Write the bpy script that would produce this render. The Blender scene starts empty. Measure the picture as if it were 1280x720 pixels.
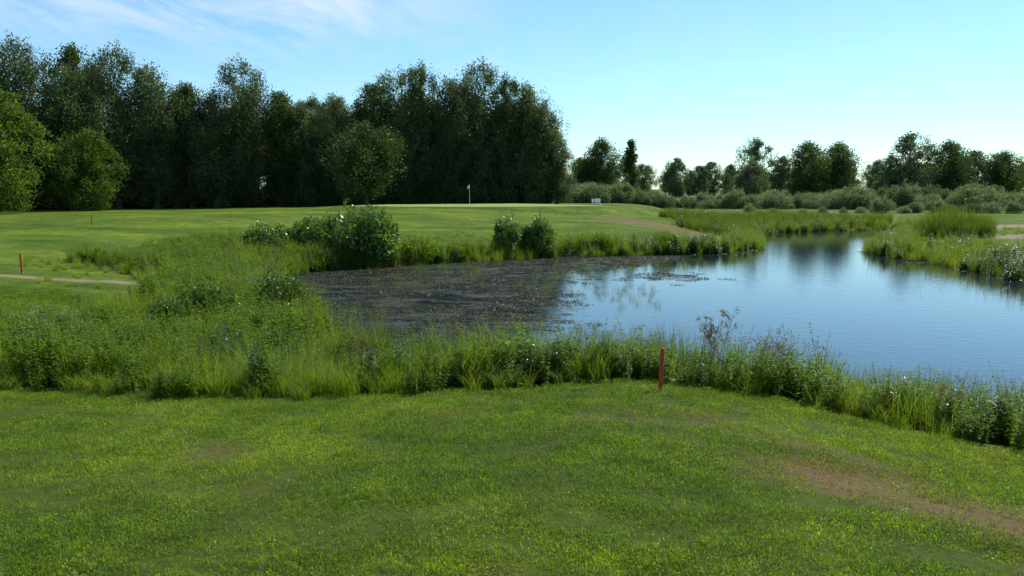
import bpy, math, numpy as np
from mathutils import Vector
R = np.random.RandomState(7)
scene = bpy.context.scene
COL = scene.collection

# ------------------------------------------------------------------ helpers
def smooth(a, b, x):
    t = np.clip((x-a)/(b-a), 0, 1); return t*t*(3-2*t)

def link(o): COL.objects.link(o); return o

def mesh_from(name, V, Q, mats, midx=None, attrs=None, smooth_sh=False):
    V = np.asarray(V, dtype=np.float32).reshape(-1, 3); Q = np.asarray(Q, dtype=np.int32)
    me = bpy.data.meshes.new(name)
    me.vertices.add(len(V)); me.vertices.foreach_set('co', V.ravel())
    n, k = Q.shape
    me.loops.add(n*k); me.loops.foreach_set('vertex_index', Q.ravel())
    me.polygons.add(n)
    me.polygons.foreach_set('loop_start', np.arange(n, dtype=np.int32)*k)
    me.polygons.foreach_set('loop_total', np.full(n, k, dtype=np.int32))
    for m in mats: me.materials.append(m)
    if midx is not None: me.polygons.foreach_set('material_index', np.asarray(midx, dtype=np.int32))
    me.update(calc_edges=True)
    me.validate()
    if attrs:
        for an, arr in attrs.items():
            a = me.attributes.new(an, 'FLOAT', 'POINT'); a.data.foreach_set('value', np.asarray(arr, dtype=np.float32))
    if smooth_sh: me.polygons.foreach_set('use_smooth', np.ones(n, dtype=bool))
    return me

class Geo:
    def __init__(s): s.V = []; s.Q = []; s.M = []; s.n = 0
    def add(s, V, Q, m):
        s.V.append(np.asarray(V).reshape(-1, 3)); s.Q.append(np.asarray(Q)+s.n); s.M.append(np.full(len(Q), m)); s.n += len(s.V[-1])
    def mesh(s, name, mats, **k):
        return mesh_from(name, np.concatenate(s.V), np.concatenate(s.Q), mats, np.concatenate(s.M), **k)

def unit(a): return a/np.maximum(np.linalg.norm(a, axis=1, keepdims=True), 1e-6)

def cards(rs, C, L, W, bias=(0, 0, 0), fold=0.0):
    n = len(C); d = unit(rs.normal(size=(n, 3))+np.asarray(bias)); r = unit(rs.normal(size=(n, 3)))
    u = unit(np.cross(d, r)); L = np.broadcast_to(L, (n,))[:, None]; W = np.broadcast_to(W, (n,))[:, None]
    V = np.stack([C, C+d*L*.45+u*W*.5, C+d*L, C+d*L*.45-u*W*.5], 1)
    return V.reshape(-1, 3), np.arange(n*4).reshape(n, 4)

def blades(rs, B, H, W, bend, segs=3, az=None):
    n = len(B); az = rs.uniform(0, 2*np.pi, n) if az is None else az
    bd = np.stack([np.cos(az), np.sin(az), np.zeros(n)], 1)
    wa = az+np.pi/2+rs.uniform(-.9, .9, n); wd = np.stack([np.cos(wa), np.sin(wa), np.zeros(n)], 1)
    rows = []
    for k in range(segs+1):
        t = k/segs
        c = B+np.stack([np.zeros(n), np.zeros(n), H*(t-.35*bend*t**2.5)], 1)+bd*(H*bend*t**2)[:, None]
        w = (W*.5*(1-.93*t**1.6))[:, None]
        rows += [c-wd*w, c+wd*w]
    V = np.stack(rows, 1); m = 2*(segs+1)
    base = (np.arange(n)*m)[:, None, None]
    q = np.array([[2*k, 2*k+1, 2*k+3, 2*k+2] for k in range(segs)])[None]
    return V.reshape(-1, 3), (base+q).reshape(-1, 4)

def tube(P, rad, sides=6):
    P = np.asarray(P, float); n = len(P); T = np.gradient(P, axis=0); T = unit(T)
    ref = np.where(np.abs(T[:, 2:3]) > .9, np.array([[1., 0, 0]]), np.array([[0, 0, 1.]]))
    a = unit(np.cross(T, ref)); b = np.cross(T, a)
    th = np.linspace(0, 2*np.pi, sides, endpoint=False)
    V = P[:, None]+np.asarray(rad)[:, None, None]*(np.cos(th)[None, :, None]*a[:, None]+np.sin(th)[None, :, None]*b[:, None])
    Q = [[i*sides+j, i*sides+(j+1) % sides, (i+1)*sides+(j+1) % sides, (i+1)*sides+j] for i in range(n-1) for j in range(sides)]
    return V.reshape(-1, 3), np.array(Q)

def inpoly(X, Y, P):
    r = np.zeros(X.shape, bool); n = len(P)
    for i in range(n):
        x1, y1 = P[i]; x2, y2 = P[(i+1) % n]
        if y1 == y2: continue
        c = ((y1 > Y) != (y2 > Y)) & (X < (x2-x1)*(Y-y1)/(y2-y1)+x1); r ^= c
    return r
def pdist(X, Y, P, closed=True):
    d = np.full(X.shape, 1e9); n = len(P)
    for i in range(n if closed else n-1):
        x1, y1 = P[i]; x2, y2 = P[(i+1) % n]; dx, dy = x2-x1, y2-y1
        t = np.clip(((X-x1)*dx+(Y-y1)*dy)/(dx*dx+dy*dy), 0, 1)
        d = np.minimum(d, np.hypot(X-x1-t*dx, Y-y1-t*dy))
    return d
def chaikin(P, k=2):
    P = np.array(P, float)
    for _ in range(k):
        N = np.roll(P, -1, 0); P = np.stack([.75*P+.25*N, .25*P+.75*N], 1).reshape(-1, 2)
    return P

# ------------------------------------------------------------------ site plan (metres)
SHORE = chaikin([(-3.2,15.2),(-1,14.4),(0.8,14.6),(2.2,14.6),(3.6,14.0),(4.8,13.2),(7,11.5),(10,8.5),(14,5),(20,0),(28,-6),(45,-10),
 (60,0),(60,20),(45,27),(30,28),(23,28.5),(20,30),(20.3,34),(20.8,38),(19.6,43),(22,49),(27,56.5),(31,62),(34,67),(32,70),(27,68.5),
 (23,66.5),(18.5,62),(17,57),(15.5,51),(14,47.2),(11.5,44.4),(8,43.8),(3.4,42.8),(-.8,40.3),(-5.2,37.5),(-9,35),(-9.5,31),(-7.8,27),(-6,22.5),(-4.6,18.5)])
VEG = [(-60,28),(-20,15.2),(-12,12.9),(-7.8,12.0),(-5,11.5),(-2.8,11.4),(-1.2,11.8),(0,12.1),(2,12.6),(3,12.1),(4.1,11.05),(4.8,10.2),(5.9,9),(9,6),(13,2.5),(18,-2),(30,-12),
       (40,5),(10,20),(5,38),(-6,40.5),(-12,40.5),(-15.6,40),(-16.2,29),(-12.2,25.8),(-10.6,23.5),(-9.6,20),(-10.3,16.8),(-14,16.6),(-20,18),(-60,32)]
def SD(X, Y):
    X = np.asarray(X, float); Y = np.asarray(Y, float)
    d = pdist(X, Y, SHORE); return np.where(inpoly(X, Y, SHORE), -d, d)
def wob(X, Y, f, s=0.):
    return (np.sin(X*f+s+1.3*np.sin(Y*f*.7+s))+np.sin(Y*f*1.13+2.1*s+1.7*np.sin(X*f*.6))+np.sin((X+Y)*f*.53+s*3))/3
GREEN_C = (-3., 80.)
def HT(X, Y, s=None):
    X = np.asarray(X, float); Y = np.asarray(Y, float)
    s = SD(X, Y) if s is None else s
    e = pdist(X, Y, VEG); ins = inpoly(X, Y, VEG); sp = np.maximum(s, 0)
    near = np.where(ins, .52*sp/(sp+e+1e-3), .52+1.5*(1-np.exp(-e*.135/1.5))*1.28*.95)
    near = np.minimum(near, .52+.128*e*(~ins)+10*ins)
    near = np.minimum(near, 2.05)
    far = np.interp(sp, [0, .8, 2.2, 5, 9, 20, 36, 60, 2000], [0, .22, .42, .8, 1.12, 1.35, 1.62, 1.3, 1.0])
    far = far+.42*np.exp(-(((X+21)/7)**2+((Y-56)/7)**2))+.35*np.exp(-(((X+9)/6)**2+((Y-64)/6)**2))+.25*np.exp(-(((X+34)/8)**2+((Y-50)/5)**2))
    gr = np.hypot((X-GREEN_C[0])/15, (Y-GREEN_C[1])/8); far = far+(1.85-far)*(1-smooth(.8, 1.5, gr))
    right = smooth(10, 24, X-(Y-50)*.05)*smooth(40, 60, Y); right = np.maximum(right, smooth(17, 20, X)*smooth(24, 28, Y))
    low = np.interp(sp, [0, 1, 4, 12, 2000], [0, .22, .45, .55, .6])
    far = far*(1-right)+low*right
    w = smooth(14, 21, Y)
    h = near*(1-w)+far*w
    h = h+wob(X, Y, .45)*.05*smooth(1, 5, sp)+wob(X, Y, 1.7, 2.)*.015*smooth(1, 4, sp)+wob(X, Y, .13, 1.)*.1*smooth(8, 25, sp)*smooth(20, 40, Y)
    return np.where(s < 0, -np.minimum(.9, -s*.35), h)

# ------------------------------------------------------------------ materials
def newmat(name):
    m = bpy.data.materials.new(name); m.use_nodes = True; nt = m.node_tree; nt.nodes.clear(); return m, nt
def N(nt, t, **k):
    n = nt.nodes.new(t)
    for a, b in k.items(): setattr(n, a, b)
    return n
def noise(nt, vec, scale, detail=3, rough=.6, dist=0.):
    n = N(nt, 'ShaderNodeTexNoise'); n.inputs['Scale'].default_value = scale; n.inputs['Detail'].default_value = detail
    n.inputs['Roughness'].default_value = rough; n.inputs['Distortion'].default_value = dist
    nt.links.new(vec, n.inputs['Vector']); return n.outputs['Fac']
def ramp(nt, fac, stops):
    r = N(nt, 'ShaderNodeValToRGB'); e = r.color_ramp.elements
    while len(e) < len(stops): e.new(.5)
    for el, (p, c) in zip(e, stops): el.position = p; el.color = (c if len(c) == 4 else (*c, 1))
    nt.links.new(fac, r.inputs['Fac']); return r.outputs['Color']
def mixc(nt, fac, a, b, mode='MIX'):
    m = N(nt, 'ShaderNodeMix', data_type='RGBA', blend_type=mode)
    for sock, v in ((m.inputs['Factor'], fac), (m.inputs['A'], a), (m.inputs['B'], b)):
        if isinstance(v, (int, float)): sock.default_value = v
        elif isinstance(v, tuple): sock.default_value = (*v, 1)
        else: nt.links.new(v, sock)
    return m.outputs['Result']
def math_(nt, op, a, b=0., c=0., clamp=False):
    m = N(nt, 'ShaderNodeMath', operation=op); m.use_clamp = clamp
    for i, v in enumerate((a, b, c)):
        if isinstance(v, (int, float)): m.inputs[i].default_value = v
        else: nt.links.new(v, m.inputs[i])
    return m.outputs[0]
def mr(nt, v, a, b, c=0., d=1.):
    m = N(nt, 'ShaderNodeMapRange'); nt.links.new(v, m.inputs[0])
    for i, x in enumerate((a, b, c, d)): m.inputs[1+i].default_value = x
    return m.outputs[0]

def leafmat(name, stops, trans=.35, rough=.5, nscale=.35, spec=.18, tcol=(1.0, 1.0, .35)):
    m, nt = newmat(name); g = N(nt, 'ShaderNodeNewGeometry'); oi = N(nt, 'ShaderNodeObjectInfo')
    n1 = noise(nt, g.outputs['Position'], nscale, 3)
    f = math_(nt, 'MULTIPLY', g.outputs['Random Per Island'], .45)
    f = math_(nt, 'ADD', f, math_(nt, 'MULTIPLY', oi.outputs['Random'], .25))
    f = math_(nt, 'ADD', f, math_(nt, 'MULTIPLY', mr(nt, n1, .3, .7), .35))
    col = ramp(nt, f, stops)
    p = N(nt, 'ShaderNodeBsdfPrincipled'); nt.links.new(col, p.inputs['Base Color']); p.inputs['Roughness'].default_value = rough
    p.inputs['Specular IOR Level'].default_value = spec
    t = N(nt, 'ShaderNodeBsdfTranslucent'); nt.links.new(mixc(nt, 1., mixc(nt, 1., col, (2.1, 2.1, 2.1), 'MULTIPLY'), tcol, 'MULTIPLY'), t.inputs['Color'])
    mx = N(nt, 'ShaderNodeMixShader'); mx.inputs[0].default_value = trans
    nt.links.new(p.outputs[0], mx.inputs[1]); nt.links.new(t.outputs[0], mx.inputs[2])
    o = N(nt, 'ShaderNodeOutputMaterial'); nt.links.new(mx.outputs[0], o.inputs[0]); return m

def plain(name, col, rough=.6, nscale=8, var=.35, spec=.3):
    m, nt = newmat(name); tc = N(nt, 'ShaderNodeTexCoord')
    f = noise(nt, tc.outputs['Object'], nscale, 5)
    c2 = tuple(x*(1-var) for x in col); c1 = tuple(min(1, x*(1+var)) for x in col)
    p = N(nt, 'ShaderNodeBsdfPrincipled'); nt.links.new(ramp(nt, f, [(.3, c2), (.7, c1)]), p.inputs['Base Color'])
    p.inputs['Roughness'].default_value = rough; p.inputs['Specular IOR Level'].default_value = spec
    b = N(nt, 'ShaderNodeBump'); b.inputs['Strength'].default_value = .3; b.inputs['Distance'].default_value = .02
    nt.links.new(f, b.inputs['Height']); nt.links.new(b.outputs[0], p.inputs['Normal'])
    o = N(nt, 'ShaderNodeOutputMaterial'); nt.links.new(p.outputs[0], o.inputs[0]); return m

def lawn_color(nt, pos):
    a = noise(nt, pos, .35, 4, .6, .3); b = noise(nt, pos, 2.2, 4, .65)
    c = ramp(nt, a, [(.30, (.082, .150, .012)), (.5, (.135, .215, .015)), (.70, (.21, .29, .022))])
    c2 = ramp(nt, b, [(.3, (.6, .66, .6)), (.52, (1, 1, 1)), (.72, (1.4, 1.28, 1.1))])
    c = mixc(nt, .9, c, c2, 'MULTIPLY')
    f = noise(nt, pos, 13, 3, .7)
    c = mixc(nt, .75, c, ramp(nt, f, [(.34, (.55, .6, .5)), (.5, (1, 1, 1)), (.66, (1.45, 1.35, 1.2))]), 'MULTIPLY')
    d = noise(nt, pos, .9, 5, .7)
    return mixc(nt, math_(nt, 'MULTIPLY', mr(nt, d, .57, .74), .5), c, (.26, .21, .065))

# lawn blades
def bladesmat(name, dry):
    m, nt = newmat(name); g = N(nt, 'ShaderNodeNewGeometry')
    c = lawn_color(nt, g.outputs['Position'])
    if dry: c = ramp(nt, g.outputs['Random Per Island'], [(0, (.15, .09, .035)), (.5, (.27, .17, .075)), (1, (.15, .17, .03))])
    v = mr(nt, g.outputs['Random Per Island'], 0, 1, .5, 1.5)
    cc = N(nt, 'ShaderNodeCombineColor'); [nt.links.new(v, cc.inputs[i]) for i in range(3)]
    c = mixc(nt, 1., c, cc.outputs[0], 'MULTIPLY')
    p = N(nt, 'ShaderNodeBsdfPrincipled'); nt.links.new(c, p.inputs['Base Color']); p.inputs['Roughness'].default_value = .45
    p.inputs['Specular IOR Level'].default_value = .25
    t = N(nt, 'ShaderNodeBsdfTranslucent'); nt.links.new(mixc(nt, 1., c, (1.9, 1.85, .7), 'MULTIPLY'), t.inputs['Color'])
    mx = N(nt, 'ShaderNodeMixShader'); mx.inputs[0].default_value = .45
    nt.links.new(p.outputs[0], mx.inputs[1]); nt.links.new(t.outputs[0], mx.inputs[2])
    o = N(nt, 'ShaderNodeOutputMaterial'); nt.links.new(mx.outputs[0], o.inputs[0]); return m
M_blade = bladesmat('lawn_grass_blades', False); M_dryblade = bladesmat('dry_grass_blades', True)

def ground_mat():
    m, nt = newmat('ground_turf'); g = N(nt, 'ShaderNodeNewGeometry'); pos = g.outputs['Position']
    def at(n): return N(nt, 'ShaderNodeAttribute', attribute_name=n).outputs['Fac']
    c = lawn_color(nt, pos)
    mp = N(nt, 'ShaderNodeMapping'); nt.links.new(pos, mp.inputs[0]); mp.inputs['Scale'].default_value = (.6, 1.5, 1)
    big = noise(nt, mp.outputs[0], .13, 5, .65, .7)
    c = mixc(nt, .95, c, ramp(nt, big, [(.35, (.5, .6, .5)), (.5, (.88, .92, .9)), (.66, (1.35, 1.15, 1.2))]), 'MULTIPLY')
    fine = noise(nt, pos, 14, 5, .75)
    c = mixc(nt, .85, c, (.74, .72, .85), 'MULTIPLY')
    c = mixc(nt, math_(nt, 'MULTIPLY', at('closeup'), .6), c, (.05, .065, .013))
    c = mixc(nt, at('green'), c, (.27, .34, .10))
    rb = noise(nt, pos, .8, 5, .7)
    c = mixc(nt, at('rough'), c, ramp(nt, rb, [(.35, (.06, .10, .02)), (.6, (.13, .16, .032)), (.75, (.20, .18, .06))]))
    nn = noise(nt, pos, 1.4, 6, .75)
    def edge(a): return mr(nt, math_(nt, 'ADD', a, math_(nt, 'MULTIPLY', math_(nt, 'SUBTRACT', nn, .5), 1.6)), .25, .95)
    c = mixc(nt, edge(at('dry')), c, ramp(nt, fine, [(.3, (.11, .075, .035)), (.5, (.18, .125, .06)), (.7, (.17, .15, .05))]))
    c = mixc(nt, edge(at('dirt')), c, ramp(nt, fine, [(.3, (.20, .155, .09)), (.7, (.34, .28, .18))]))
    c = mixc(nt, at('mud'), c, (.035, .03, .018))
    p = N(nt, 'ShaderNodeBsdfPrincipled'); nt.links.new(c, p.inputs['Base Color']); p.inputs['Roughness'].default_value = .9
    p.inputs['Specular IOR Level'].default_value = .1
    b = N(nt, 'ShaderNodeBump'); b.inputs['Strength'].default_value = .9; b.inputs['Distance'].default_value = .08
    nt.links.new(noise(nt, pos, 7, 6, .8), b.inputs['Height']); nt.links.new(b.outputs[0], p.inputs['Normal'])
    o = N(nt, 'ShaderNodeOutputMaterial'); nt.links.new(p.outputs[0], o.inputs[0]); return m

# ------------------------------------------------------------------ terrain
B = 6.2
ux = np.linspace(-1, 1, 520); uy = np.linspace(-.62, 1, 460)
gx = 1800*np.sinh(B*ux)/math.sinh(B); gy = 8+1800*np.sinh(B*uy)/math.sinh(B)
GX, GY = np.meshgrid(gx, gy); X = GX.ravel(); Y = GY.ravel()
S = SD(X, Y); Z = HT(X, Y, S)
def seg(X, Y, P, w, soft=1.): return 1-smooth(w*(1-.5*soft), w*(1+.5*soft), pdist(X, Y, P, False))
def DRY(X, Y): return np.maximum.reduce([.9*seg(X, Y, [(2.7, 7.2), (3.7, 6.3), (4.6, 5.2), (5.2, 4.2)], .68, 2.), .5*seg(X, Y, [(-3.3, 7.7), (-2.9, 7.6)], .3, 2.),
        .45*seg(X, Y, [(.7, 9.3), (1.6, 8.9)], .4, 2.), .42*seg(X, Y, [(-1.2, 9.9), (-.3, 9.8)], .3, 2.), .45*seg(X, Y, [(2.2, 9.2), (3.6, 7.9)], .5, 2.), .6*seg(X, Y, [(3.7, 4.7), (4.0, 4.)], .5, 2.),
        .8*seg(X, Y, [(8, 67), (10, 58), (12.5, 50)], 2.2, 1.)])
DIRT = np.maximum.reduce([seg(X, Y, [(-15.5, 23.2), (-13.5, 23.4), (-11.3, 24.2)], .34, 1.), seg(X, Y, [(31, 50), (33.5, 52), (40, 53)], 1.6, .8), seg(X, Y, [(34, 62), (38, 66), (44, 66)], 2, .8)])
gr = np.hypot((X-GREEN_C[0])/13, (Y-GREEN_C[1])/6)
rough = np.maximum(inpoly(X, Y, VEG)*1., (1-smooth(2.5, 5.5, S))*(Y > 20))
rough = np.maximum(rough, smooth(96, 110, Y)); rough = np.maximum(rough, .6*smooth(17, 20, X)*smooth(24, 28, Y)*(1-smooth(60, 70, Y)))
QI = np.arange(len(X)).reshape(GX.shape)
Q = np.stack([QI[:-1, :-1], QI[:-1, 1:], QI[1:, 1:], QI[1:, :-1]], -1).reshape(-1, 4)
me = mesh_from('ground', np.stack([X, Y, Z], 1), Q, [ground_mat()], attrs=dict(dry=DRY(X, Y), dirt=DIRT, green=1-smooth(.9, 1.05, gr), rough=rough,
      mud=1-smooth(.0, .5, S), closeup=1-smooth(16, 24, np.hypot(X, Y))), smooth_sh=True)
link(bpy.data.objects.new('ground', me))

# ------------------------------------------------------------------ water
def water_mat():
    m, nt = newmat('pond_water'); g = N(nt, 'ShaderNodeNewGeometry'); pos = g.outputs['Position']
    w = N(nt, 'ShaderNodeAttribute', attribute_name='weed').outputs['Fac']
    mp0 = N(nt, 'ShaderNodeMapping'); nt.links.new(pos, mp0.inputs[0]); mp0.inputs['Scale'].default_value = (.7, 1.3, 1)
    n1 = noise(nt, mp0.outputs[0], .9, 7, .8, .6); n2 = noise(nt, pos, 8, 4, .8)
    nn = math_(nt, 'ADD', math_(nt, 'MULTIPLY', n1, .6), math_(nt, 'MULTIPLY', n2, .4))
    mask = mr(nt, math_(nt, 'ADD', nn, w), .97, 1.03)
    p = N(nt, 'ShaderNodeBsdfPrincipled'); p.inputs['Base Color'].default_value = (.014, .024, .030, 1); p.inputs['Roughness'].default_value = .03; p.inputs['IOR'].default_value = 1.333
    p.inputs['Specular IOR Level'].default_value = .9
    b = N(nt, 'ShaderNodeBump'); b.inputs['Strength'].default_value = .22; b.inputs['Distance'].default_value = .02
    mp = N(nt, 'ShaderNodeMapping'); nt.links.new(pos, mp.inputs[0]); mp.inputs['Scale'].default_value = (1, 1.6, 1)
    nt.links.new(noise(nt, mp.outputs[0], 2.6, 3, .6), b.inputs['Height']); nt.links.new(b.outputs[0], p.inputs['Normal'])
    a = N(nt, 'ShaderNodeBsdfPrincipled'); nt.links.new(ramp(nt, noise(nt, pos, 5, 5, .8), [(.3, (.014, .012, .006)), (.5, (.036, .030, .014)), (.62, (.07, .065, .026)), (.75, (.11, .11, .04))]), a.inputs['Base Color'])
    a.inputs['Roughness'].default_value = .55; a.inputs['Specular IOR Level'].default_value = .2
    b2 = N(nt, 'ShaderNodeBump'); b2.inputs['Strength'].default_value = 1; b2.inputs['Distance'].default_value = .05
    nt.links.new(noise(nt, pos, 10, 5, .8), b2.inputs['Height']); nt.links.new(b2.outputs[0], a.inputs['Normal'])
    mx = N(nt, 'ShaderNodeMixShader'); nt.links.new(mask, mx.inputs[0]); nt.links.new(p.outputs[0], mx.inputs[1]); nt.links.new(a.outputs[0], mx.inputs[2])
    o = N(nt, 'ShaderNodeOutputMaterial'); nt.links.new(mx.outputs[0], o.inputs[0]); return m
wx = np.arange(-11, 62, .4); wy = np.arange(-12, 72, .4); WX, WY = np.meshgrid(wx, wy); x = WX.ravel(); y = WY.ravel(); s = SD(x, y)
WEED = [(-12,38),(-9,20),(-4,15),(1.6,20),(2.6,27),(4.6,34),(9,40),(11,46)]
def weed_at(x, y, s):
    d = pdist(x, y, WEED); d = np.where(inpoly(x, y, WEED), d, -d)+.9*wob(x, y, .6, 2.)
    w = .03+.45*smooth(-2.6, 1.6, d)
    w = np.maximum(w, .24+.24*(1-smooth(.3, 1.6, -s))*(y > 20)*1.)
    w = np.where((y < 42) & (s < -1.6) & (d < -2.6), .03, w)
    w = np.maximum(w, .41*smooth(44, 52, y))
    w = np.maximum(w, .45*np.exp(-(((x-6.5)/4)**2+((y-33)/5)**2)))
    return w
QI = np.arange(len(x)).reshape(WX.shape); Q = np.stack([QI[:-1, :-1], QI[:-1, 1:], QI[1:, 1:], QI[1:, :-1]], -1).reshape(-1, 4)
Q = Q[(s[Q] < .8).any(1)]
used = np.unique(Q); rm = np.full(len(x), -1); rm[used] = np.arange(len(used))
me = mesh_from('pond_water', np.stack([x, y, 0*x], 1)[used], rm[Q], [water_mat()], attrs=dict(weed=weed_at(x, y, s)[used]))
link(bpy.data.objects.new('pond_water', me))

# ------------------------------------------------------------------ foliage materials
M_tall = leafmat('tall_grass', [(.1, (.08, .14, .014)), (.5, (.15, .215, .022)), (.85, (.22, .26, .045)), (1, (.30, .25, .09))], .45)
M_reed = leafmat('reed_leaf', [(.1, (.06, .105, .018)), (.6, (.115, .16, .03)), (1, (.17, .20, .05))], .35)
M_herb = leafmat('herb_leaf', [(.1, (.055, .115, .010)), (.6, (.12, .20, .018)), (1, (.18, .25, .03))], .45)
M_dark = leafmat('broad_leaf', [(.1, (.03, .065, .012)), (.6, (.065, .125, .020)), (1, (.11, .17, .035))], .35, .35, spec=.35)
M_silv = leafmat('silver_leaf', [(.1, (.09, .13, .055)), (.6, (.16, .21, .10)), (1, (.25, .29, .17))], .3, .5, tcol=(1, 1, .6))
M_stem = plain('plant_stem', (.09, .10, .035)); M_seed = leafmat('seed_head', [(0, (.10, .065, .035)), (1, (.22, .16, .09))], .25)
M_flow = leafmat('pale_flower', [(0, (.22, .27, .14)), (1, (.42, .42, .30))], .2)
M_bark = plain('bark', (.085, .07, .055), .9, 3)
M_t1 = leafmat('tree_leaf', [(.1, (.026, .048, .013)), (.6, (.052, .085, .022)), (1, (.09, .125, .038))], .35, .5, .15, spec=.25)
M_t2 = leafmat('willow_leaf', [(.1, (.040, .064, .026)), (.6, (.078, .112, .048)), (1, (.13, .165, .080))], .35, .5, .15, spec=.25)
M_t3 = leafmat('bright_tree_leaf', [(.1, (.04, .08, .012)), (.6, (.08, .13, .02)), (1, (.13, .18, .03))], .42, .5, .2)
M_far_haze = leafmat('far_tree_leaf_hazed', [(.1, (.060, .090, .055)), (.6, (.090, .125, .075)), (1, (.13, .16, .10))], .3, .6, .1)  # aerial haze painted into the leaf colour: paler and bluer green
M_wf = leafmat('floating_weed', [(0, (.022, .020, .010)), (.6, (.055, .048, .024)), (1, (.13, .14, .06))], .1, .4)

# ------------------------------------------------------------------ plant prototypes (instanced only)
def proto(name, geo, mats): return bpy.data.objects.new(name, geo.mesh(name, mats))
def disc(rs, n, r): a = rs.uniform(0, 2*np.pi, n); q = r*np.sqrt(rs.uniform(0, 1, n)); return np.stack([q*np.cos(a), q*np.sin(a), np.zeros(n)], 1)

def p_lawn(name, seed, mat, n=800, h=(.016, .042), tufts=80, clover=0):
    rs = np.random.RandomState(seed); g = Geo(); c = disc(rs, tufts, .34); k = rs.randint(0, tufts, n)
    b = np.where((rs.rand(n) < .5)[:, None], c[k]+rs.normal(0, .014, (n, 3))*[1, 1, 0], disc(rs, n, .36)); b[:, 2] = -.004
    hs = rs.uniform(.75, 1.25, tufts)[k]
    V, Q = blades(rs, b, rs.uniform(*h, n)*hs, rs.uniform(.003, .0062, n), rs.uniform(.2, 1.3, n), 2); g.add(V, Q, 0)
    if clover:
        C = disc(rs, clover, .3); C[:, 2] = rs.uniform(.012, .032, clover); V, Q = cards(rs, C, .017, .014); V[:, 2] = np.clip(V[:, 2], .006, .05); g.add(V, Q, 0)
    return proto(name, g, [mat])
def p_tall(name, seed, mat=M_tall, n=80, h=(.45, 1.), w=(.006, .012), r=.22, bend=(.1, .75)):
    rs = np.random.RandomState(seed); g = Geo(); b = disc(rs, n, r); b[:, 2] -= .03
    V, Q = blades(rs, b, rs.uniform(*h, n), rs.uniform(*w, n), rs.uniform(*bend, n), 4); g.add(V, Q, 0)
    return proto(name, g, [mat])
def p_herb(name, seed, mat=M_herb, stems=9, h=(.5, 1.), L=.085, W=.028, per=34, flower=0, r=.2):
    rs = np.random.RandomState(seed); g = Geo()
    for i in range(stems):
        b = disc(rs, 1, r)[0]; H = rs.uniform(*h); az = rs.uniform(0, 6.28); lean = rs.uniform(.05, .3)*H
        t = np.linspace(0, 1, 5); P = b+np.stack([np.cos(az)*lean*t**1.6, np.sin(az)*lean*t**1.6, H*t-.03], 1)
        V, Q = tube(P, .0045*(1-.7*t), 3); g.add(V, Q, 1)
        tt = rs.uniform(.12, 1, per); C = b+np.stack([np.cos(az)*lean*tt**1.6, np.sin(az)*lean*tt**1.6, H*tt], 1)
        a2 = rs.uniform(0, 6.28, per); d = np.stack([np.cos(a2), np.sin(a2), rs.uniform(-.3, .7, per)], 1); d = unit(d)
        u = unit(np.cross(d, np.array([[0, 0, 1.]])))+rs.normal(size=(per, 3))*.25
        l = (L*(1.25-.75*tt)*rs.uniform(.7, 1.3, per))[:, None]; w = l*W/L
        dr = np.array([[0, 0, -1.]])*l*.25
        V = np.stack([C, C+d*l*.45+u*w*.5, C+d*l+dr, C+d*l*.45-u*w*.5], 1).reshape(-1, 3); g.add(V, np.arange(per*4).reshape(-1, 4), 0)
        if flower and rs.rand() < .6:
            top = P[-1]; C = top+rs.normal(size=(flower, 3))*[.03, .03, .035]
            V, Q = cards(rs, C, .02, .018); g.add(V, Q, 2)
    return proto(name, g, [mat, M_stem, M_flow if flower != 13 else M_seed])
def p_seed(name, seed):
    rs = np.random.RandomState(seed); g = Geo()
    for i in range(5):
        b = disc(rs, 1, .18)[0]; H = rs.uniform(.95, 1.4); az = rs.uniform(0, 6.28); lean = rs.uniform(.05, .22)*H
        t = np.linspace(0, 1, 6); P = b+np.stack([np.cos(az)*lean*t**2, np.sin(az)*lean*t**2, H*t-.03], 1)
        V, Q = tube(P, .005*(1-.6*t), 3); g.add(V, Q, 1)
        for k in range(7):
            tk = rs.uniform(.62, 1); p0 = b+np.array([np.cos(az)*lean*tk**2, np.sin(az)*lean*tk**2, H*tk]); a = rs.uniform(0, 6.28); q = rs.uniform(.05, .15)
            p1 = p0+np.array([np.cos(a)*q, np.sin(a)*q, q*.8]); V, Q = tube(np.stack([p0, (p0+p1)/2-[0, 0, .01], p1]), [.003, .0025, .002], 3); g.add(V, Q, 1)
            C = p1+rs.normal(size=(16, 3))*[.018, .018, .025]; V, Q = cards(rs, C, .028, .014); g.add(V, Q, 0)
    V, Q = blades(rs, disc(rs, 20, .2), rs.uniform(.4, .8, 20), rs.uniform(.008, .014, 20), rs.uniform(.2, .7, 20), 4); g.add(V, Q, 2)
    return proto(name, g, [M_seed, M_stem, M_herb])
def p_weed(name, seed):
    rs = np.random.RandomState(seed); g = Geo(); C = disc(rs, 70, .35); C[:, 2] = rs.uniform(.002, .02, 70)
    V, Q = cards(rs, C, rs.uniform(.04, .11, 70), rs.uniform(.02, .05, 70), bias=(0, 0, 0)); V[:, 2] = np.abs(V[:, 2])*.35+.002; g.add(V, Q, 0)
    return proto(name, g, [M_wf])

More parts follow.
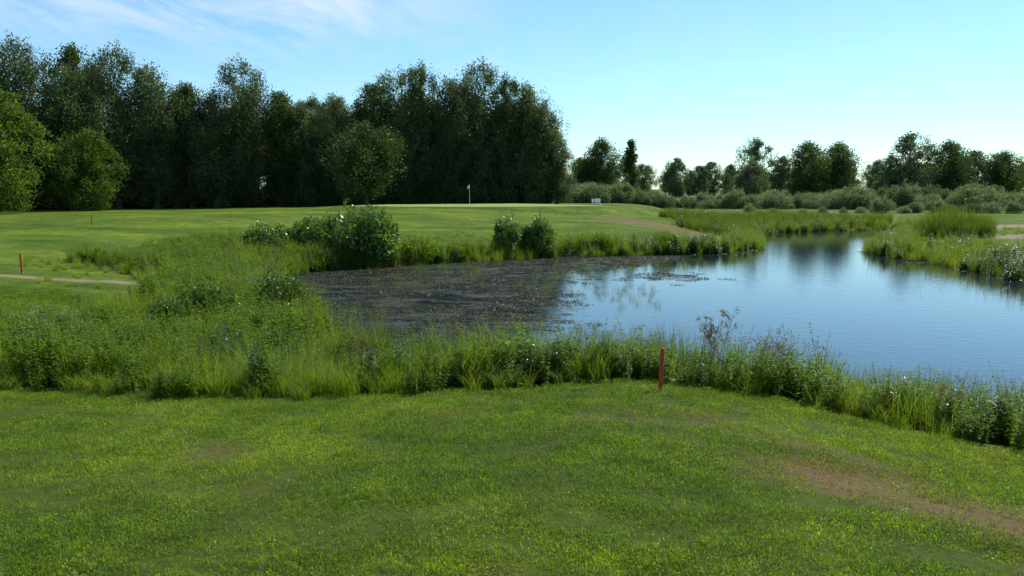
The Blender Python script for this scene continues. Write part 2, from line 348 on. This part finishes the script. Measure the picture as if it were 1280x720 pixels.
def scatter(name, P, scl, idx, protos, rotz=None, zsc=None, tilt=.08):
    P = np.asarray(P, np.float32); n = len(P)
    me = bpy.data.meshes.new(name); me.vertices.add(n); me.vertices.foreach_set('co', P.ravel())
    rz = R.uniform(0, 6.28, n) if rotz is None else rotz
    rot = np.stack([R.normal(0, tilt, n), R.normal(0, tilt, n), rz], 1)
    zsc = np.ones(n) if zsc is None else zsc
    sv = np.stack([scl, scl, scl*zsc], 1)
    a = me.attributes.new('rot', 'FLOAT_VECTOR', 'POINT'); a.data.foreach_set('vector', rot.astype(np.float32).ravel())
    a = me.attributes.new('scl', 'FLOAT_VECTOR', 'POINT'); a.data.foreach_set('vector', sv.astype(np.float32).ravel())
    a = me.attributes.new('idx', 'INT', 'POINT')
    o = link(bpy.data.objects.new(name, me))
    c = bpy.data.collections.new(name+'_kinds')
    for p in protos:
        c.objects.link(p)
    order = sorted(range(len(protos)), key=lambda i: protos[i].name)
    inv = np.zeros(len(protos), int); inv[order] = np.arange(len(protos)); a.data.foreach_set('value', inv[idx].astype(np.int32))
    ng = bpy.data.node_groups.new(name, 'GeometryNodeTree')
    ng.interface.new_socket('Geometry', in_out='INPUT', socket_type='NodeSocketGeometry'); ng.interface.new_socket('Geometry', in_out='OUTPUT', socket_type='NodeSocketGeometry')
    gi = ng.nodes.new('NodeGroupInput'); go = ng.nodes.new('NodeGroupOutput'); ip = ng.nodes.new('GeometryNodeInstanceOnPoints')
    ci = ng.nodes.new('GeometryNodeCollectionInfo'); ci.inputs['Collection'].default_value = c; ci.inputs['Separate Children'].default_value = True; ci.inputs['Reset Children'].default_value = True
    def na(nm, t): q = ng.nodes.new('GeometryNodeInputNamedAttribute'); q.data_type = t; q.inputs['Name'].default_value = nm; return q.outputs['Attribute']
    L = ng.links
    L.new(gi.outputs[0], ip.inputs['Points']); L.new(ci.outputs[0], ip.inputs['Instance']); ip.inputs['Pick Instance'].default_value = True
    L.new(na('idx', 'INT'), ip.inputs['Instance Index']); L.new(na('rot', 'FLOAT_VECTOR'), ip.inputs['Rotation']); L.new(na('scl', 'FLOAT_VECTOR'), ip.inputs['Scale'])
    L.new(ip.outputs[0], go.inputs[0])
    md = o.modifiers.new('scatter', 'NODES'); md.node_group = ng; return o

def rnd_pts(n, x0, x1, y0, y1): return R.uniform(x0, x1, n), R.uniform(y0, y1, n)
def on_ground(x, y, dz=0.): return np.stack([x, y, HT(x, y)+dz], 1)

# lawn
x, y = rnd_pts(7400, -17, 14, -1, 21)
s = SD(x, y); keep = (~inpoly(x, y, VEG)) & (s > 1) & (np.abs(x) < .72*y+4.5)
x, y = x[keep], y[keep]
dd = DRY(x, y)+R.uniform(-.5, .5, len(x)); idx = np.where(dd > .5, 3, R.randint(0, 3, len(x)))
keep = (idx < 3) | (R.rand(len(x)) < .7); x, y, idx = x[keep], y[keep], idx[keep]
far_s = 1+.35*smooth(9, 20, y)
scatter('lawn_grass', on_ground(x, y), R.uniform(.8, 1.15, len(x))*far_s, idx, [p_lawn('lawn_patch_a', 1, M_blade), p_lawn('lawn_patch_b', 2, M_blade, clover=120), p_lawn('lawn_patch_c', 3, M_blade, 700, (.02, .05)), p_lawn('lawn_patch_dry', 4, M_dryblade, 420, (.015, .035))], tilt=.03)

# waterside tall vegetation
PR = [p_tall('w0_tall', 11, n=110), p_tall('w1_tall', 12, n=120, h=(.35, .8), bend=(.3, 1.)), p_herb('w2_herb', 13, stems=12, per=42, L=.10, W=.034), p_herb('w3_herb', 14, stems=14, h=(.4, .85), L=.09, W=.04, per=44),
      p_herb('w4_nettle', 15, M_dark, stems=13, h=(.45, .85), L=.11, W=.06, per=34), p_herb('w5_flower', 16, M_silv, stems=12, h=(.5, .95), L=.08, W=.02, per=44, flower=14), p_seed('w6_seed', 17),
      p_tall('w7_reed', 18, M_reed, n=55, h=(.8, 1.25), w=(.010, .018), bend=(.05, .45)), p_herb('w8_willowherb', 19, M_herb, stems=8, h=(.85, 1.25), L=.11, W=.024, per=50, flower=13)]
x1, y1 = rnd_pts(17500, -26, 20, -4, 21.5); x2, y2 = rnd_pts(6500, -24, 8, 21.5, 41); x = np.concatenate([x1, x2]); y = np.concatenate([y1, y2])
s = SD(x, y); ev = pdist(x, y, VEG); keep = inpoly(x, y, VEG) & (s > -.3) & (x > -24) & ((y > 15) | (ev > .08+.2*wob(x, y, 1.8)))
keep &= (x > -.72*y-3.5) & ((x < .72*y+4) )
keep &= R.rand(len(x)) < np.where(s < 3, 1., .8)
x, y = x[keep], y[keep]; s = s[keep]; ev = ev[keep]
zone = wob(x, y, .75, .4)+R.normal(0, .3, len(x)); idx = np.select([zone < -.55, zone < -.2, zone < .15, zone < .55, zone < .95], [1, 0, 2, 3, 0], 5)
r = R.rand(len(x)); idx = np.where(r < .07, 8, idx); idx = np.where((r > .10) & (r < .18), 4, idx); idx = np.where((r > .18) & (r < .19) & (s < 2.), 6, idx)
idx = np.where((s < .5) & (r > .5) & (r < .7), 7, idx)
left_s = np.exp(-(((x+9.5)/1.8)**2+((y-14)/1.6)**2)); idx = np.where((left_s > .4) & (r > .6), 5, idx)
tallz = np.exp(-(((x-3.2)/.8)**2+((y-13.3)/.8)**2))+np.exp(-(((x-5.6)/.5)**2+((y-11.3)/.6)**2))
idx = np.where((tallz > .4) & (r > .85), np.where(r > .94, 6, 8), idx)
lump = wob(x, y, 1.6, 3.)
sc = R.uniform(.75, 1.08, len(x))*(.55+.45*smooth(0, .8, ev))*(1.05+.22*lump)
sc = np.where((tallz > .4) & (r > .85), sc*1.12, sc)
edge_low = (ev < .35) & (y < 15); idx = np.where(edge_low, np.where(r < .5, 1, 3), idx)
sc *= np.where((y > 15) & (s > 4.5), .8, 1.)
sc *= 1-.15*smooth(4.5, 6.5, x)*(y < 13)
print('waterside', len(x))
scatter('waterside_plants', on_ground(x, y), sc, idx, PR)

# far bank, right bank, channel reeds
x, y = rnd_pts(24000, -14, 50, 25, 76)
s = SD(x, y)
P1 = ((s > -.5) & (s < 1.6+.8*wob(x, y, .5)))
reedz = np.maximum(np.exp(-(((x-19)/6)**2+((y-70)/5)**2)), np.exp(-(((x-15.5)/3.)**2+((y-60)/6)**2)))
reedz = np.maximum(reedz, np.exp(-(((x-27)/7)**2+((y-73)/3)**2)))
P2 = (s > 0) & (reedz > .35) & (R.rand(len(x)) < .8)
P3 = (s > 0) & (np.hypot((x-28.7)/2.6, (y-52.5)/2.6) < 1)
P4 = (s > 0) & (s < 5) & (x > 19) & (y < 60) & (wob(x, y, .6, 2.) > -.3) & (R.rand(len(x)) < .5)
keep = (P1 | P2 | P3 | P4) & ~inpoly(x, y, VEG)
x, y, s, P2, P3, P4 = [a[keep] for a in (x, y, s, P2, P3, P4)]
r = R.rand(len(x)); zone = wob(x, y, .6, 1.)+R.normal(0, .3, len(x))
idx = np.select([zone < -.3, zone < 0, zone < .3], [0, 1, 2], 4); idx = np.where(P2 | P3, 7, idx); idx = np.where((r < .15) & ~P3, 0, idx); idx = np.where((r > .8) & ~P3 & ~P2, 8, idx)
idx = np.where(P2 & (r > .8), 4, idx)
sc = R.uniform(.7, 1.15, len(x)); sc = np.where(P2, sc*.95*(1+.35*wob(x, y, .5, 4.)), sc); sc = np.where(P3, sc*1.9*np.sqrt(np.maximum(.12, 1.1-np.hypot((x-28.7)/2.7, (y-52.5)/2.7)**2)), sc)
sc = np.where(P4 & ~P3, sc*.9, sc)
scatter('bank_reeds', on_ground(x, y), sc, idx, PR)

# rough grass on banks
x, y = rnd_pts(12000, -24, 45, 22, 64); s = SD(x, y)
keep = (s > 1) & (s < 6+3*wob(x, y, .4)) & ~inpoly(x, y, VEG) & (wob(x, y, .9, 3.)+R.normal(0, .4, len(x)) > 0) & (DRY(x, y) < .4)
x, y = x[keep], y[keep]
scatter('rough_grass', on_ground(x, y), R.uniform(.22, .5, len(x)), R.randint(0, 2, len(x)), [PR[0], PR[1]])

# floating weed
x, y = rnd_pts(26000, -10, 20, 14, 48); s = SD(x, y); w = weed_at(x, y, s)
keep = (s < -.05) & (R.rand(len(x)) < smooth(.28, .5, w)*.4) & (wob(x, y, 1.2, 1.)+R.normal(0, .35, len(x)) > 0)
x, y = x[keep], y[keep]
scatter('floating_pondweed', np.stack([x, y, 0*x+.002], 1), R.uniform(.5, 1.1, len(x)), R.randint(0, 2, len(x)), [p_weed('pw_a', 31), p_weed('pw_b', 32)], tilt=0)
# emergent sedge in the shallows
x, y = rnd_pts(1800, -9, 9, 17, 40); s = SD(x, y); keep = (s < -.3) & (wob(x, y, .7, 5.)+R.normal(0, .2, len(x)) > .3) & (weed_at(x, y, s) > .2); x, y = x[keep], y[keep]
scatter('emergent_sedge', np.stack([x, y, 0*x-.05], 1), R.uniform(.2, .5, len(x)), np.zeros(len(x), int), [p_tall('em_sedge', 33, M_reed, n=26, h=(.4, 1.), r=.3)])

# ------------------------------------------------------------------ shrubs
def shrub_mesh(name, seed, Rr, H, mat, n=7000, L=.15, W=.07, clusters=26, stems=14):
    rs = np.random.RandomState(seed); g = Geo()
    for i in range(clusters):
        a = rs.uniform(0, 6.28); q = Rr*.78*math.sqrt(rs.rand()); top = H*math.sqrt(max(.08, 1-(q/Rr)**2))*rs.uniform(.75, 1.02)
        c = np.array([q*math.cos(a), q*math.sin(a), top*rs.uniform(.3, .88)]); cr = rs.uniform(.22, .38)*min(Rr, H)
        m = n//clusters; d = unit(rs.normal(size=(m, 3))); rr = cr*rs.uniform(.45, 1.12, m)**.6
        C = c+d*rr[:, None]*[1, 1, 1.1]; C[:, 2] = np.maximum(C[:, 2], .05)
        V, Q = cards(rs, C, L*rs.uniform(.6, 1.3, m), W*rs.uniform(.7, 1.2, m), bias=(0, 0, .2)); g.add(V, Q, 0)
        P = np.stack([np.array([q*.25*math.cos(a), q*.25*math.sin(a), -.05]), c*[.6, .6, .5], c+[0, 0, cr*.8]]); V, Q = tube(P, [.03*H/2.5, .018*H/2.5, .005], 4); g.add(V, Q, 1)
    for i in range(stems*3):   # sprigs breaking the outline
        a = rs.uniform(0, 6.28); q = Rr*.9*math.sqrt(rs.rand()); top = H*math.sqrt(max(.1, 1-(q/Rr)**2))*rs.uniform(.85, 1.15)
        p0 = np.array([q*math.cos(a)*.8, q*math.sin(a)*.8, top*.55]); p1 = np.array([q*math.cos(a), q*math.sin(a), top])
        tt = rs.uniform(0, 1, 26)[:, None]; C = p0+(p1-p0)*tt+rs.normal(size=(26, 3))*.05*H/2.5
        V, Q = cards(rs, C, L*.9, W*.9, bias=(0, 0, .5)); g.add(V, Q, 0); V, Q = tube(np.stack([p0, (p0+p1)/2, p1]), [.01, .007, .003], 3); g.add(V, Q, 1)
    return g.mesh(name, [mat, M_bark])
def place(name, me, x, y, sc=1., rz=0., zs=1., dz=0.):
    o = link(bpy.data.objects.new(name, me)); o.location = (x, y, float(HT(np.array([x]), np.array([y]))[0])+dz-.03); o.rotation_euler = (0, 0, rz); o.scale = (sc, sc, sc*zs); return o
M_bush = leafmat('glossy_leaf', [(.1, (.05, .10, .02)), (.6, (.10, .17, .036)), (1, (.17, .24, .075))], .35, .35, spec=.45)
sh1 = shrub_mesh('leafy_shrub', 41, 1.95, 2.55, M_bush, 9000, .21, .12, 34)
sh2 = shrub_mesh('slim_shrub', 42, .85, 1.95, M_bush, 3800, .14, .07, 18)
sh3 = shrub_mesh('low_shrub', 43, 1., 1.2, M_herb, 4200, .10, .045, 20)
sh4 = shrub_mesh('dogwood_shrub', 44, .75, 1.15, M_dark, 4200, .085, .045, 20)
place('leafy_shrub', sh1, -7.1, 37.7, 1.05); place('leafy_shrub', sh1, -8.6, 38.0, .8, 4.); place('slim_shrub', sh2, -.2, 41.6, 1., .4); place('slim_shrub', sh2, 1.4, 42.2, 1.05, 2.); place('slim_shrub', sh2, .6, 42.6, .75, 3.)
place('leafy_shrub', sh1, -11.4, 37.2, .58, 1.); place('leafy_shrub', sh1, -9.9, 38.6, .6, 2.2); place('low_shrub', sh3, -4.4, 38.6, 1., .4); place('low_shrub', sh3, -2.6, 39.6, .8, 1.4)
place('low_shrub', sh3, 5, 44., .8, 2.); place('low_shrub', sh3, 8.6, 45, .8, 3.)
place('dogwood_shrub', sh4, -5.6, 19.6, 1.25, .3); place('dogwood_shrub', sh4, -6.9, 18.2, 1., 1.3); place('dogwood_shrub', sh4, -7.4, 17.2, .8, 2.3); place('dogwood_shrub', sh4, -4.6, 15.6, .75, 2.9)
place('low_shrub', sh3, -8.6, 14., .75, 2.3, 1.); place('low_shrub', sh3, -9.6, 22., .6, 2.3, 1.)

# ------------------------------------------------------------------ trees
def tree_mesh(name, seed, H, Rr, base, style, mat, n=17000, L=.34, W=.17, clusters=80, bark=M_bark):
    rs = np.random.RandomState(seed); g = Geo()
    t = np.linspace(0, 1, 9); wx_ = np.cumsum(rs.normal(0, .10, 9))*H/16; wy_ = np.cumsum(rs.normal(0, .10, 9))*H/16
    top = .93; P = np.stack([wx_, wy_, t*H*top], 1); P[0, :2] = 0
    V, Q = tube(P, .018*H*(1-.88*t)**1.0*(1+.5*np.exp(-t*14)), 8); g.add(V, Q, 1)
    lob = rs.uniform(0, 6.28, 4)
    def env(u, a=0.):
        f = 1+.22*math.sin(a*2+lob[0]+u*5)+.14*math.sin(a*3+lob[1]-u*9)
        if style == 'poplar':
            b = .72+.28*min(u/.5, 1); tt = max(0, (u-.5)/.52); return Rr*b*math.sqrt(max(0, 1-tt*tt*.95))*f
        if style == 'spire': return Rr*(1-u)**.7*(.75+.25*math.sin(u*20))+.15
        return Rr*math.sqrt(max(.03, 1-(2*u-.85)**2/1.35))*f
    us = ((np.arange(clusters)+.5)/clusters); rs.shuffle(us)
    m = n/clusters
    for i, u in enumerate(us):
        a = rs.uniform(0, 6.28); cr = Rr*rs.uniform(.20, .38)*(1 if u < .8 else .75); e = max(0, env(u, a)-cr*.6); q = e*rs.uniform(.35, 1.05); z = H*(base+(1-base)*u*.95)
        if style != 'spire': z += rs.uniform(-.035, .035)*H
        el = {'poplar': 1.35, 'spire': .7, 'round': .85, 'airy': .8}[style]
        z = min(z, H-cr*el*.7)
        tz = min(z/(H*top), 1); cx = np.interp(tz, t, wx_); cy = np.interp(tz, t, wy_)
        c = np.array([cx+q*math.cos(a), cy+q*math.sin(a), z])
        k = int(m*rs.uniform(.6, 1.4)*(cr/(Rr*.29))**1.5); d = unit(rs.normal(size=(k, 3)))
        # irregular lumps: noisy radius, more leaf on the upper side
        rr = cr*(rs.uniform(.05, 1.1, k)**.5)*(1+.22*np.sin(d[:, 0]*6+i)*np.cos(d[:, 1]*5+2*i)+.2*np.sin(d[:, 2]*7+i))
        C = c+d*rr[:, None]*[1, 1, el]; C = C[C[:, 2] > .3]
        V, Q = cards(rs, C, L*rs.uniform(.5, 1.35, len(C)), W*rs.uniform(.6, 1.3, len(C)), bias=(0, 0, -.25 if mat is M_t2 else .05)); g.add(V, Q, 0)
        if i % 3 == 0:
            z0 = max(.12*H, z-q*(1.3 if style == 'poplar' else .6)-.5); t0 = min(z0/(H*top), .95); p0 = np.array([np.interp(t0, t, wx_), np.interp(t0, t, wy_), t0*H*top])
            mid = p0*.5+c*.5+[0, 0, -.1*q]; r0 = .009*H*(1-.7*t0); V, Q = tube(np.stack([p0, mid, c, c+(c-mid)*.35]), [r0, r0*.65, r0*.35, r0*.1], 5); g.add(V, Q, 1)
    if style in ('poplar', 'round', 'airy'):     # small loose shoots on the outline
        for i in range(70):
            u = rs.uniform(.2, .98); a = rs.uniform(0, 6.28); e = env(u, a); z = min(H*(base+(1-base)*u*.95), H*.97)
            C = np.array([e*math.cos(a), e*math.sin(a), z])+rs.normal(size=(30, 3))*[.28, .28, .42]; V, Q = cards(rs, C, L*.8, W*.8); g.add(V, Q, 0)
    return g.mesh(name, [mat, bark])
T = {}
T['pa'] = tree_mesh('poplar_a', 51, 16, 3.6, .06, 'poplar', M_t2, 26000, .28, .13, 105); T['pb'] = tree_mesh('poplar_b', 52, 16, 3.1, .08, 'poplar', M_t1, 24000, .28, .16, 100)
T['pc'] = tree_mesh('poplar_c', 53, 16, 4.0, .10, 'poplar', M_t2, 27000, .28, .13, 115); T['pd'] = tree_mesh('poplar_d', 54, 16, 2.8, .17, 'poplar', M_t2, 20000, .28, .14, 90)
T['ra'] = tree_mesh('round_a', 55, 9, 4.0, .12, 'round', M_t1, 16000, .28, .16, 80); T['rb'] = tree_mesh('round_b', 56, 11, 3.8, .04, 'round', M_t3, 18000, .3, .18, 85)
T['fa'] = tree_mesh('far_round_a', 57, 11, 3.8, .10, 'round', M_far_haze, 10000, .42, .24, 50); T['fb'] = tree_mesh('far_round_b', 58, 11, 3.0, .10, 'round', M_far_haze, 9000, .42, .24, 44)
T['fc'] = tree_mesh('far_airy', 59, 12.5, 3.8, .2, 'airy', M_far_haze, 6500, .38, .2, 36); T['fs'] = tree_mesh('far_spire', 60, 11.3, 2.3, .16, 'spire', M_t1, 4500, .36, .2, 50)
BH = dict(pa=16, pb=16, pc=16, pd=16, ra=9, rb=11, fa=11, fb=11, fc=12.5, fs=11.3)
def tree(kind, name, x, y, H, w=1.):
    sc = H/BH[kind]; o = place(name, T[kind], x, y, 1., R.uniform(0, 6.28)); s = sc**.5 if kind[0] == 'p' else sc
    o.scale = (s*w, s*w, sc); return o
row = [(-66,84,15,'pa'),(-60,82,14.5,'pc'),(-56,80,16,'pb'),(-52,82,14.6,'pa'),(-50.3,84,17.4,'pc'),(-47.2,88,17.8,'pb'),(-45.6,84,14.6,'pa'),(-42.8,88,17.2,'pc'),(-39.6,90,15.7,'pa'),(-36.4,92,14.2,'pb'),
 (-33.6,92,13.2,'pa'),(-30.9,94,16.6,'pc'),(-27.3,95,13.6,'pb'),(-24.2,96,12.2,'pd'),(-20.8,97,13.0,'pa'),(-17,98,14.8,'pb'),(-13.7,100,16.1,'pc'),(-10.7,100,17.2,'pd'),(-7.6,100,15.4,'pa'),
 (-4.4,102,17.6,'pc'),(-1,102,16.1,'pd'),(2,103,15.2,'pa'),(4.4,104,12.9,'pd')]
for x, y, H, k in row: tree(k, 'willow_tree' if k in ('pa', 'pc') else 'poplar_tree', x, y, H, R.uniform(.85, 1.1))
tree('pa', 'willow_tree', 5.8, 104.5, 9.5, .8)
tree('ra', 'maple_tree', -15.8, 88, 8.9, 1.); tree('rb', 'maple_tree', -43.5, 68, 10.6, 1.); tree('rb', 'maple_tree', -41.5, 79, 8., 1.1); tree('rb', 'maple_tree', -50, 70, 12, 1.1)
# woodland mass behind front row
xs, ys, ss, ii = [], [], [], []
for rowi, off in enumerate((7, 14, 22)):
    for x in np.arange(-78, 4 if rowi == 0 else 3, 3.8):
        xs.append(x+R.uniform(-1.4, 1.4)); ys.append(96+(x+78)*.105-9+off+R.uniform(-1.5, 1.5)+2); ss.append(R.uniform(.66, .88)); ii.append(R.randint(0, 4))
x = np.array(xs); y = np.array(ys)
def pobj(nm, me): return bpy.data.objects.new(nm, me)
scatter('woodland_trees', on_ground(x, y, -.1), np.array(ss), np.array(ii), [pobj('wl_a', T['pa']), pobj('wl_b', T['pb']), pobj('wl_c', T['pc']), pobj('wl_d', T['pd'])], tilt=.02)
und = shrub_mesh('undergrowth', 45, 2., 2.6, M_t1, 4500, .26, .15, 24); und2 = shrub_mesh('undergrowth_b', 46, 1.7, 3.4, M_t2, 4500, .26, .14, 24)
x = np.concatenate([np.arange(-66, 5, 1.5), np.arange(-66, 5, 1.5)]); x = x+R.uniform(-.6, .6, len(x)); y = 85+(x+66)*.26+np.where(np.arange(len(x)) < len(x)//2, 0, 5)+R.uniform(-1.2, 1.2, len(x))
scatter('woodland_undergrowth', on_ground(x, y, -.05), R.uniform(.6, 1.25, len(x)), R.randint(0, 2, len(x)), [pobj('ug_a', und), pobj('ug_b', und2)], tilt=.03)

# right-hand distance
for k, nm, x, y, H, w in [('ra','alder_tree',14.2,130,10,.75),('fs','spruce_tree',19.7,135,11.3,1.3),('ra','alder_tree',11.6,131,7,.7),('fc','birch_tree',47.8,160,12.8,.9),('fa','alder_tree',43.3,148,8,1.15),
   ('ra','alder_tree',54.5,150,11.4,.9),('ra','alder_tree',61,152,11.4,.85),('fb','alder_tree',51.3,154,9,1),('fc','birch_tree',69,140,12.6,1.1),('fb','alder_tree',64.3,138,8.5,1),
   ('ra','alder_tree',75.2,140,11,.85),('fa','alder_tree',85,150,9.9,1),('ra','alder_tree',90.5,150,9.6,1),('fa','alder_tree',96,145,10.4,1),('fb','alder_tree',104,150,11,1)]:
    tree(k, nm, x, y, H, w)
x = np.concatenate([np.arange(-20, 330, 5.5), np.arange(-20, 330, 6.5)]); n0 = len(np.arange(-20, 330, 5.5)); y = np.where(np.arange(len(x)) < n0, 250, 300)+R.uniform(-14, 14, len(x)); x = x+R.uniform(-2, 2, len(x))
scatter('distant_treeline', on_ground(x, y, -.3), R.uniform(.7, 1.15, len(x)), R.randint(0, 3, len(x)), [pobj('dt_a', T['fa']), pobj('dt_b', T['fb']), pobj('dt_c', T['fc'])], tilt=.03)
silver = shrub_mesh('willow_scrub_mesh', 47, 1.9, 2.9, M_silv, 5200, .30, .07, 26); silver2 = shrub_mesh('willow_scrub_mesh_b', 48, 2.4, 2.4, M_silv, 5200, .30, .07, 26); gsh = shrub_mesh('scrub_green_mesh', 49, 2., 2.2, M_far_haze, 4500, .26, .12, 24)
xs = []
for a, b, yy, st, h0 in [(9, 23, 117, 1.4, 1.), (8, 24, 122, 1.6, 1.05), (26.5, 52, 118, 1.7, .95), (24, 54, 124, 1.7, .85), (54, 95, 112, 1.6, 1.1), (52, 98, 118, 1.8, 1.2), (30, 60, 100, 2.6, .45), (44, 80, 96, 2.2, .6)]:
    for x in np.arange(a, b, st): xs.append((x+R.uniform(-.5, .5), yy+R.uniform(-1.5, 1.5), h0*R.uniform(.6, 1.25), R.choice([0, 0, 1, 1, 2])))
xs = np.array(xs)
scatter('willow_scrub', on_ground(xs[:, 0], xs[:, 1], -.05), xs[:, 2], xs[:, 3].astype(int), [pobj('ws_a', silver), pobj('ws_b', silver2), pobj('ws_c', gsh)], tilt=.03)
for (x, y, sc) in [(49.5, 116, 1.4), (46.5, 117, 1.15), (63, 110, 1.5), (71, 108, 1.4), (12, 115, 1.2)]: place('willow_shrub', silver2, x, y, sc, R.uniform(0, 6))

# ------------------------------------------------------------------ stakes, flag, bench
M_red = plain('red_paint', (.42, .06, .03), .55, 20, .35); M_wood = plain('weathered_wood', (.22, .15, .09), .85, 20); M_white = plain('white_paint', (.75, .75, .72), .5, 10, .08)
def empty(name, x, y, rz=0.):
    e = link(bpy.data.objects.new(name, None)); e.location = (x, y, float(HT(np.array([x]), np.array([y]))[0])); e.rotation_euler = (0, 0, rz); return e
def part(parent, nm, V, Q, mat, sm=False):
    o = link(bpy.data.objects.new(nm, mesh_from(nm, V, Q, [mat], smooth_sh=sm))); o.parent = parent; return o
def stake(x, y, h=.62, lean=(.01, .02), w=.03):
    e = empty('red_marker_stake', x, y, .3); e.rotation_euler = (lean[0], lean[1], .3)
    rings = [(-.15, w*.8), (0.0, w), (.06, w), (h-.03, w*.97), (h-.012, w*.9), (h, w*.55), (h+.001, .001)]
    P = np.array([[0, 0, z] for z, _ in rings]); V, Q = tube(P, [r for _, r in rings], 10); part(e, 'post', V, Q, M_red)
    V, Q = tube(np.array([[0, 0, .0], [0, 0, .05], [0, 0, .055]]), [w*1.25, w*1.2, w*.8], 10); part(e, 'ground_sleeve', V, Q, M_wood)
stake(2.15, 11.4, .66, (.01, .03)); stake(-14.7, 24., .62, (.0, -.03)); stake(-24.5, 47, .62); stake(12.2, 58, .62)
e = empty('golf_flag', -4.3, 82)
V, Q = tube(np.array([[0, 0, -.1], [0, 0, 1.], [0, 0, 2.05]]), [.018, .016, .012], 8); part(e, 'pole', V, Q, M_white)
V, Q = tube(np.array([[0, 0, .004], [0, 0, .02]]), [.054, .054], 12); part(e, 'cup_rim', V, Q, M_white)
u, v = np.meshgrid(np.linspace(0, 1, 8), np.linspace(0, 1, 5)); V = np.stack([-u*.20+.0, .05*np.sin(u*7), 2.02-.28*v-u*.22], -1).reshape(-1, 3); I = np.arange(40).reshape(5, 8)
part(e, 'cloth', V, np.stack([I[:-1, :-1], I[:-1, 1:], I[1:, 1:], I[1:, :-1]], -1).reshape(-1, 4), M_white)
def box(cx, cy, cz, sx, sy, sz):
    s = np.array([[-1,-1,-1],[1,-1,-1],[1,1,-1],[-1,1,-1],[-1,-1,1],[1,-1,1],[1,1,1],[-1,1,1]])*.5
    return s*[sx, sy, sz]+[cx, cy, cz], np.array([[0,3,2,1],[4,5,6,7],[0,1,5,4],[1,2,6,5],[2,3,7,6],[3,0,4,7]])
e = empty('white_bench', 9.2, 88, .2)
for i in range(3): part(e, 'seat_slat_%d' % (i+1), *box(0, -.14+.14*i, .45, 1.0, .11, .035), M_white)
for i in range(3): part(e, 'back_slat_%d' % (i+1), *box(0, .25, .6+.14*i, 1.0, .03, .1), M_white)
for i, sx in enumerate((-.42, .42)):
    part(e, 'front_leg_%d' % (i+1), *box(sx, -.16, .2, .06, .06, .46), M_white); part(e, 'back_leg_%d' % (i+1), *box(sx, .205, .42, .06, .055, .94), M_white)

# ------------------------------------------------------------------ light, sky, camera
AZ, EL = math.radians(42), math.radians(50)      # azimuth clockwise from +Y (view direction)
sd = Vector((math.sin(AZ)*math.cos(EL), math.cos(AZ)*math.cos(EL), math.sin(EL)))
sun = bpy.data.lights.new('sun', 'SUN'); sun.energy = 5.; sun.angle = math.radians(.5); sun.color = (1, .95, .84)
so = link(bpy.data.objects.new('sun', sun)); so.rotation_euler = (-sd).to_track_quat('-Z', 'Y').to_euler()
w = bpy.data.worlds.new('World'); scene.world = w; w.use_nodes = True; nt = w.node_tree; nt.nodes.clear()
sky = N(nt, 'ShaderNodeTexSky', sky_type='NISHITA'); sky.sun_disc = False; sky.sun_elevation = EL; sky.sun_rotation = AZ; sky.air_density = 1.; sky.dust_density = .2; sky.ozone_density = 2.
tc = N(nt, 'ShaderNodeTexCoord'); sp = N(nt, 'ShaderNodeSeparateXYZ'); nt.links.new(tc.outputs['Generated'], sp.inputs[0])
zz = math_(nt, 'MAXIMUM', sp.outputs['Z'], .03)
cb = N(nt, 'ShaderNodeCombineXYZ'); nt.links.new(math_(nt, 'DIVIDE', sp.outputs['X'], zz), cb.inputs[0]); nt.links.new(math_(nt, 'DIVIDE', sp.outputs['Y'], zz), cb.inputs[1])
mp = N(nt, 'ShaderNodeMapping'); nt.links.new(cb.outputs[0], mp.inputs[0]); mp.inputs['Rotation'].default_value = (0, 0, .9); mp.inputs['Scale'].default_value = (.9, .3, 1)
cn = noise(nt, mp.outputs[0], 1.5, 8, .62, .8)
band = math_(nt, 'MULTIPLY', mr(nt, sp.outputs['X'], .0, -.25), mr(nt, sp.outputs['Z'], .14, .21))
band = math_(nt, 'ADD', math_(nt, 'MULTIPLY', band, .75), .08)
cl = math_(nt, 'MULTIPLY', mr(nt, cn, .42, .66), band, clamp=True)
bg = N(nt, 'ShaderNodeBackground'); bg.inputs['Strength'].default_value = .145
skyc = mixc(nt, 1., sky.outputs[0], (.76, 1.02, 1.12), 'MULTIPLY')
nt.links.new(mixc(nt, cl, skyc, (6.3, 6.7, 7.0)), bg.inputs['Color'])
o = N(nt, 'ShaderNodeOutputWorld'); nt.links.new(bg.outputs[0], o.inputs[0])
cam = bpy.data.cameras.new('camera'); cam.lens = 28.27; cam.sensor_width = 36; cam.clip_end = 5000; cam.clip_start = .1
co = link(bpy.data.objects.new('camera', cam)); co.location = (0, 0, 3.6); co.rotation_euler = (math.radians(90-7.09), 0, 0); scene.camera = co
scene.view_settings.view_transform = 'Standard'; scene.view_settings.look = 'None'; scene.view_settings.exposure = 0
